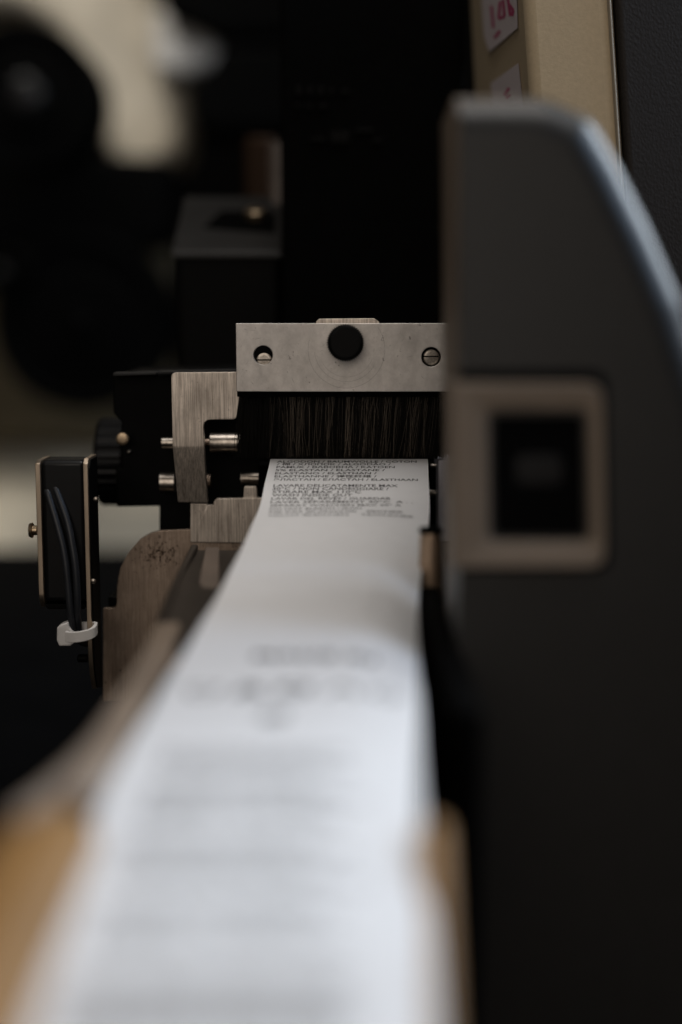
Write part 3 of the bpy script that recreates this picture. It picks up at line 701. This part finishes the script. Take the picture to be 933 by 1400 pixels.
for lp, yy in ((ov, YH + 4.5), (ov, YH - 1.2), ([(x + (a - x) * .08, z + (b - z) * .08) for (x, z), (a, b) in zip(ov, ig)], YH - 1.6), ([(x + (a - x) * .5, z + (b - z) * .5) for (x, z), (a, b) in zip(ov, ig)], YH - 1.4), ([(x + (a - x) * .93, z + (b - z) * .93) for (x, z), (a, b) in zip(ov, ig)], YH - 1.0), (ig, YH - .4), (ig, YH + 4.5)):
    rings.append([bm.verts.new((x, yy, z)) for x, z in lp])
for a, b in zip(rings, rings[1:] + rings[:1]):
    for k in range(len(a)): k2 = (k + 1) % len(a); bm.faces.new((a[k], a[k2], b[k2], b[k]))
bmesh.ops.recalc_face_normals(bm, faces=bm.faces)
leanY(bm); from_bm('button_bezel', bm, M['beige'], ho, True, 50)
bt = [(675, 568), (805, 568), (805, 738), (675, 738)]
bm = slab_mesh([rnd(outline(bt, YH), 1.4)], YH - .1, 2, .5, 4)
leanY(bm); from_bm('square_button', bm, M['matt_black'], ho, True, 50)
bm = slab_mesh([rnd(outline([(708, 625), (776, 625), (776, 668), (708, 668)], YH), 1.6)], YH - .2, .8, .3, 3)
leanY(bm); from_bm('button_sheen', bm, M['gloss_black'], ho, True, 50)  # glossier patch put in as the sheen at the button's centre
# ------------------------------------------------------------ tan cabinet with stickers, grained panel
cb = thing('tan_cabinet', (70, 330, 0), 'tan painted metal cabinet edge standing behind the grey housing', 'cabinet')
def col(px0, px1, z, m=0):          # top point (photo row -120) and bottom point (photo row 420) of a leaning corner
    return W(px0, -120, z), W(px1, 420, z)
A = col(826, 861, 306); B = col(710, 745, 312); Cc = col(636, 662, 392); D = col(905, 940, 392)
hexa('painted_panel', [A[1], B[1], Cc[1], D[1]], [A[0], B[0], Cc[0], D[0]], M['tan_paint'], cb, 2.4, 4)
M['edge_tint'] = mat('edge_strip_colour', (.42, .38, .31), .6, 0)
def strip(name, x0, x1, z, m, parent, th, px_lo=34):
    t0, b0 = W(x0, -120, z), W(x0 + px_lo, 420, z); t1, b1 = W(x1, -120, z), W(x1 + px_lo, 420, z)
    k = np.array([0, th, 0])
    return hexa(name, [b0, b1, b1 + k, b0 + k], [t0, t1, t1 + k, t0 + k], m, parent, .12)
strip('edge_strip', 825.8, 828, 304.2, M['edge_tint'], cb, 4)  # narrow strip in its own colour along the right edge of the tan panel
# support foot down to the bench
q = A[1]; box('cabinet_foot', (B[1][0] + 4, q[1] + 8, 0), (D[1][0] - 4, q[1] + 70, q[2] + 1), M['matt_black'], cb, .5)
gp = thing('grained_panel', (110, 330, 0), 'black leather-grained plastic panel at the right edge beside the tan cabinet', 'panel')
t0, b0 = W(836, -120, 305), W(875, 500, 305); t1, b1 = W(1150, -120, 318), W(1180, 500, 318); k = np.array([0, 30, 0])
hexa('panel_sheet', [b0, b1, b1 + k, b0 + k], [t0, t1, t1 + k, t0 + k], M['leather'], gp, 1.4, 4)
t0, b0 = W(828.5, -120, 309), W(867, 500, 309); t1, b1 = W(838, -120, 309), W(876, 500, 309)
hexa('groove_strip', [b0, b1, b1 + k, b0 + k], [t0, t1, t1 + k, t0 + k], M['matt_black'], gp, .2)  # black strip set back in the groove between cabinet and panel
box('panel_foot', (b1[0] + 2, b1[1] + 4, 0), (b1[0] + 60, b1[1] + 28, b1[2] - .3), M['matt_black'], gp, .5)
# stickers on the shaded side of the cabinet
def side_pt(a, b, off=.15):
    """a: 0 near corner .. 1 far corner, b: 0 top .. 1 bottom of the cabinet side"""
    n_ = np.cross(Cc[0] - B[0], B[1] - B[0]); n_ /= np.linalg.norm(n_)
    if n_[0] > 0: n_ = -n_
    t = B[0] + (Cc[0] - B[0]) * a; u = B[1] + (Cc[1] - B[1]) * a; return t + (u - t) * b + n_ * off
def proj(p):
    d = p - np.array([0, 0, CAMZ]); z = d[1] * cp - d[2] * sp_; y = -d[1] * sp_ - d[2] * cp
    return np.array([466.5 + FPX * d[0] / z, 700 + FPX * y / z])
def solve(px, py, off=.15):
    a, b = .5, .3
    for _ in range(30):
        e = proj(side_pt(a, b, off)) - np.array([px, py])
        J = np.array([(proj(side_pt(a + 1e-4, b, off)) - proj(side_pt(a, b, off))) / 1e-4, (proj(side_pt(a, b + 1e-4, off)) - proj(side_pt(a, b, off))) / 1e-4]).T
        d = np.linalg.solve(J, e); a -= d[0]; b -= d[1]
    return side_pt(a, b, off)
def sticker(pts, label, marks):
    top = [solve(x, y, .30) for x, y in pts]; bot = [solve(x, y, .12) for x, y in pts]
    o = hexa('sticker', bot, top, M['sticker'], None, 0); tag(o, label, 'sticker')
    for poly in marks:
        v, f = [], []
        for (a, b) in zip(poly[:-1], poly[1:]):
            d = np.array(b, float) - np.array(a, float); L = np.linalg.norm(d); n_ = np.array([-d[1], d[0]]) / L * 2.0; i = len(v)
            for q_ in (a + n_, a - n_, b - n_, b + n_): v.append(tuple(solve(q_[0], q_[1], .36)))
            f.append((i, i + 1, i + 2, i + 3))
        link('marker_stroke', v, f, M['pink'], o)
sticker([(656, -40), (706, -48), (708, 38), (669, 71), (662, 50)], 'white sticker with pink marker strokes near the top of the cabinet side',
        [[(672, 8), (675, 38)], [(684, 2), (682, 26), (690, 22), (688, 0)], [(694, -4), (698, 22)], [(696, 6), (702, 14), (700, 22)], [(676, 52), (684, 42)]])
sticker([(671, 114), (709, 86), (717, 160), (676, 170)], 'smaller white sticker with one pink mark just above the grey housing',
        [[(690, 132), (696, 120)], [(692, 136), (698, 130)]])
# ------------------------------------------------------------ out-of-focus machine in the left background
KB = 1.75      # how far back the machine stands: all its sizes follow its distance
bgm = thing('cream_machine', tuple(PY(100, 760, 1400) * (1, 1, 0)), 'blurred cream and black machine with large wheels in the left background', 'machine')
def bplate(name, pts, Y, t, m, r=8, b=6):
    Y *= KB; return plate(name, [rnd(outline(pts, Y), r * KB, 6)], Y, t * KB, m, bgm, b=b * KB, res=4)
bplate('cream_arm', [(40, -160), (230, -160), (216, 10), (240, 60), (252, 130), (250, 205), (205, 250), (160, 238), (132, 175), (110, 100), (70, 40), (20, 10), (-160, 0), (-160, -160)], 760, 70, M['cream'], 16, 12)
bplate('pale_cover', [(205, 8), (246, 18), (300, 58), (300, 84), (250, 104), (208, 100)], 740, 40, M['pale_grey'], 8, 6)
bplate('black_head', [(300, 62), (420, 58), (420, 180), (262, 178), (258, 110), (285, 92)], 700, 60, M['matt_black'], 5, 4)
bplate('black_bracket', [(206, -160), (420, -160), (420, 50), (300, 50), (262, 30), (222, 16)], 720, 60, M['matt_black'], 5, 4)
def wheel(name, px, py, R, Y, m, hub=None, w=40):
    Y *= KB; w *= KB; c = PY(px, py, Y); s = 1 / (PY(px + 1, py, Y)[0] - PY(px, py, Y)[0]); r = R / s
    o = lathe(name, (c[0], Y, c[2]), (0, 1, 0), [(4, r * .30), (0, r * .34), (0, r * .5), (6, r * .55), (6, r * .85), (0, r * .9), (2, r * .99), (6, r), (w, r)], m, bgm, n=56)
    if hub: lathe('wheel_hub', (c[0], Y - 3, c[2]), (0, 1, 0), [(-4, r * .12), (0, r * .25), (6, r * .25)], hub, o, n=28)
    return o
wheel('hand_wheel', 34, 130, 100, 650, M['matt_black'], M['sensor_black'])
wheel('drive_wheel', 110, 440, 122, 660, M['matt_black'], M['matt_black'])
wheel('small_wheel', 2, 372, 34, 620, M['matt_black'], M['box_grey'], 20)
bplate('dark_frame', [(-260, 190), (236, 215), (236, 330), (180, 345), (-260, 330)], 720, 50, M['matt_black'], 6, 5)
bplate('olive_panel', [(-260, 330), (236, 330), (236, 600), (-260, 600)], 790, 20, M['olive'], 5, 4)
# sloping cream bed below the wheels
hexa('cream_bed', [W(-420, 755, 690 * KB), W(300, 752, 690 * KB), W(300, 735, 740 * KB), W(-420, 738, 740 * KB)], [W(-420, 560, 860 * KB), W(300, 580, 860 * KB), W(300, 650, 900 * KB), W(-420, 650, 900 * KB)], M['bed_cream'], bgm, 14 * KB, 5)
pz = W(0, 745, 740 * KB)[2]
box('machine_pedestal', (-700, 760 * KB, 0), (-160, 900 * KB, max(5, pz - 25)), M['matt_black'], bgm, 3)
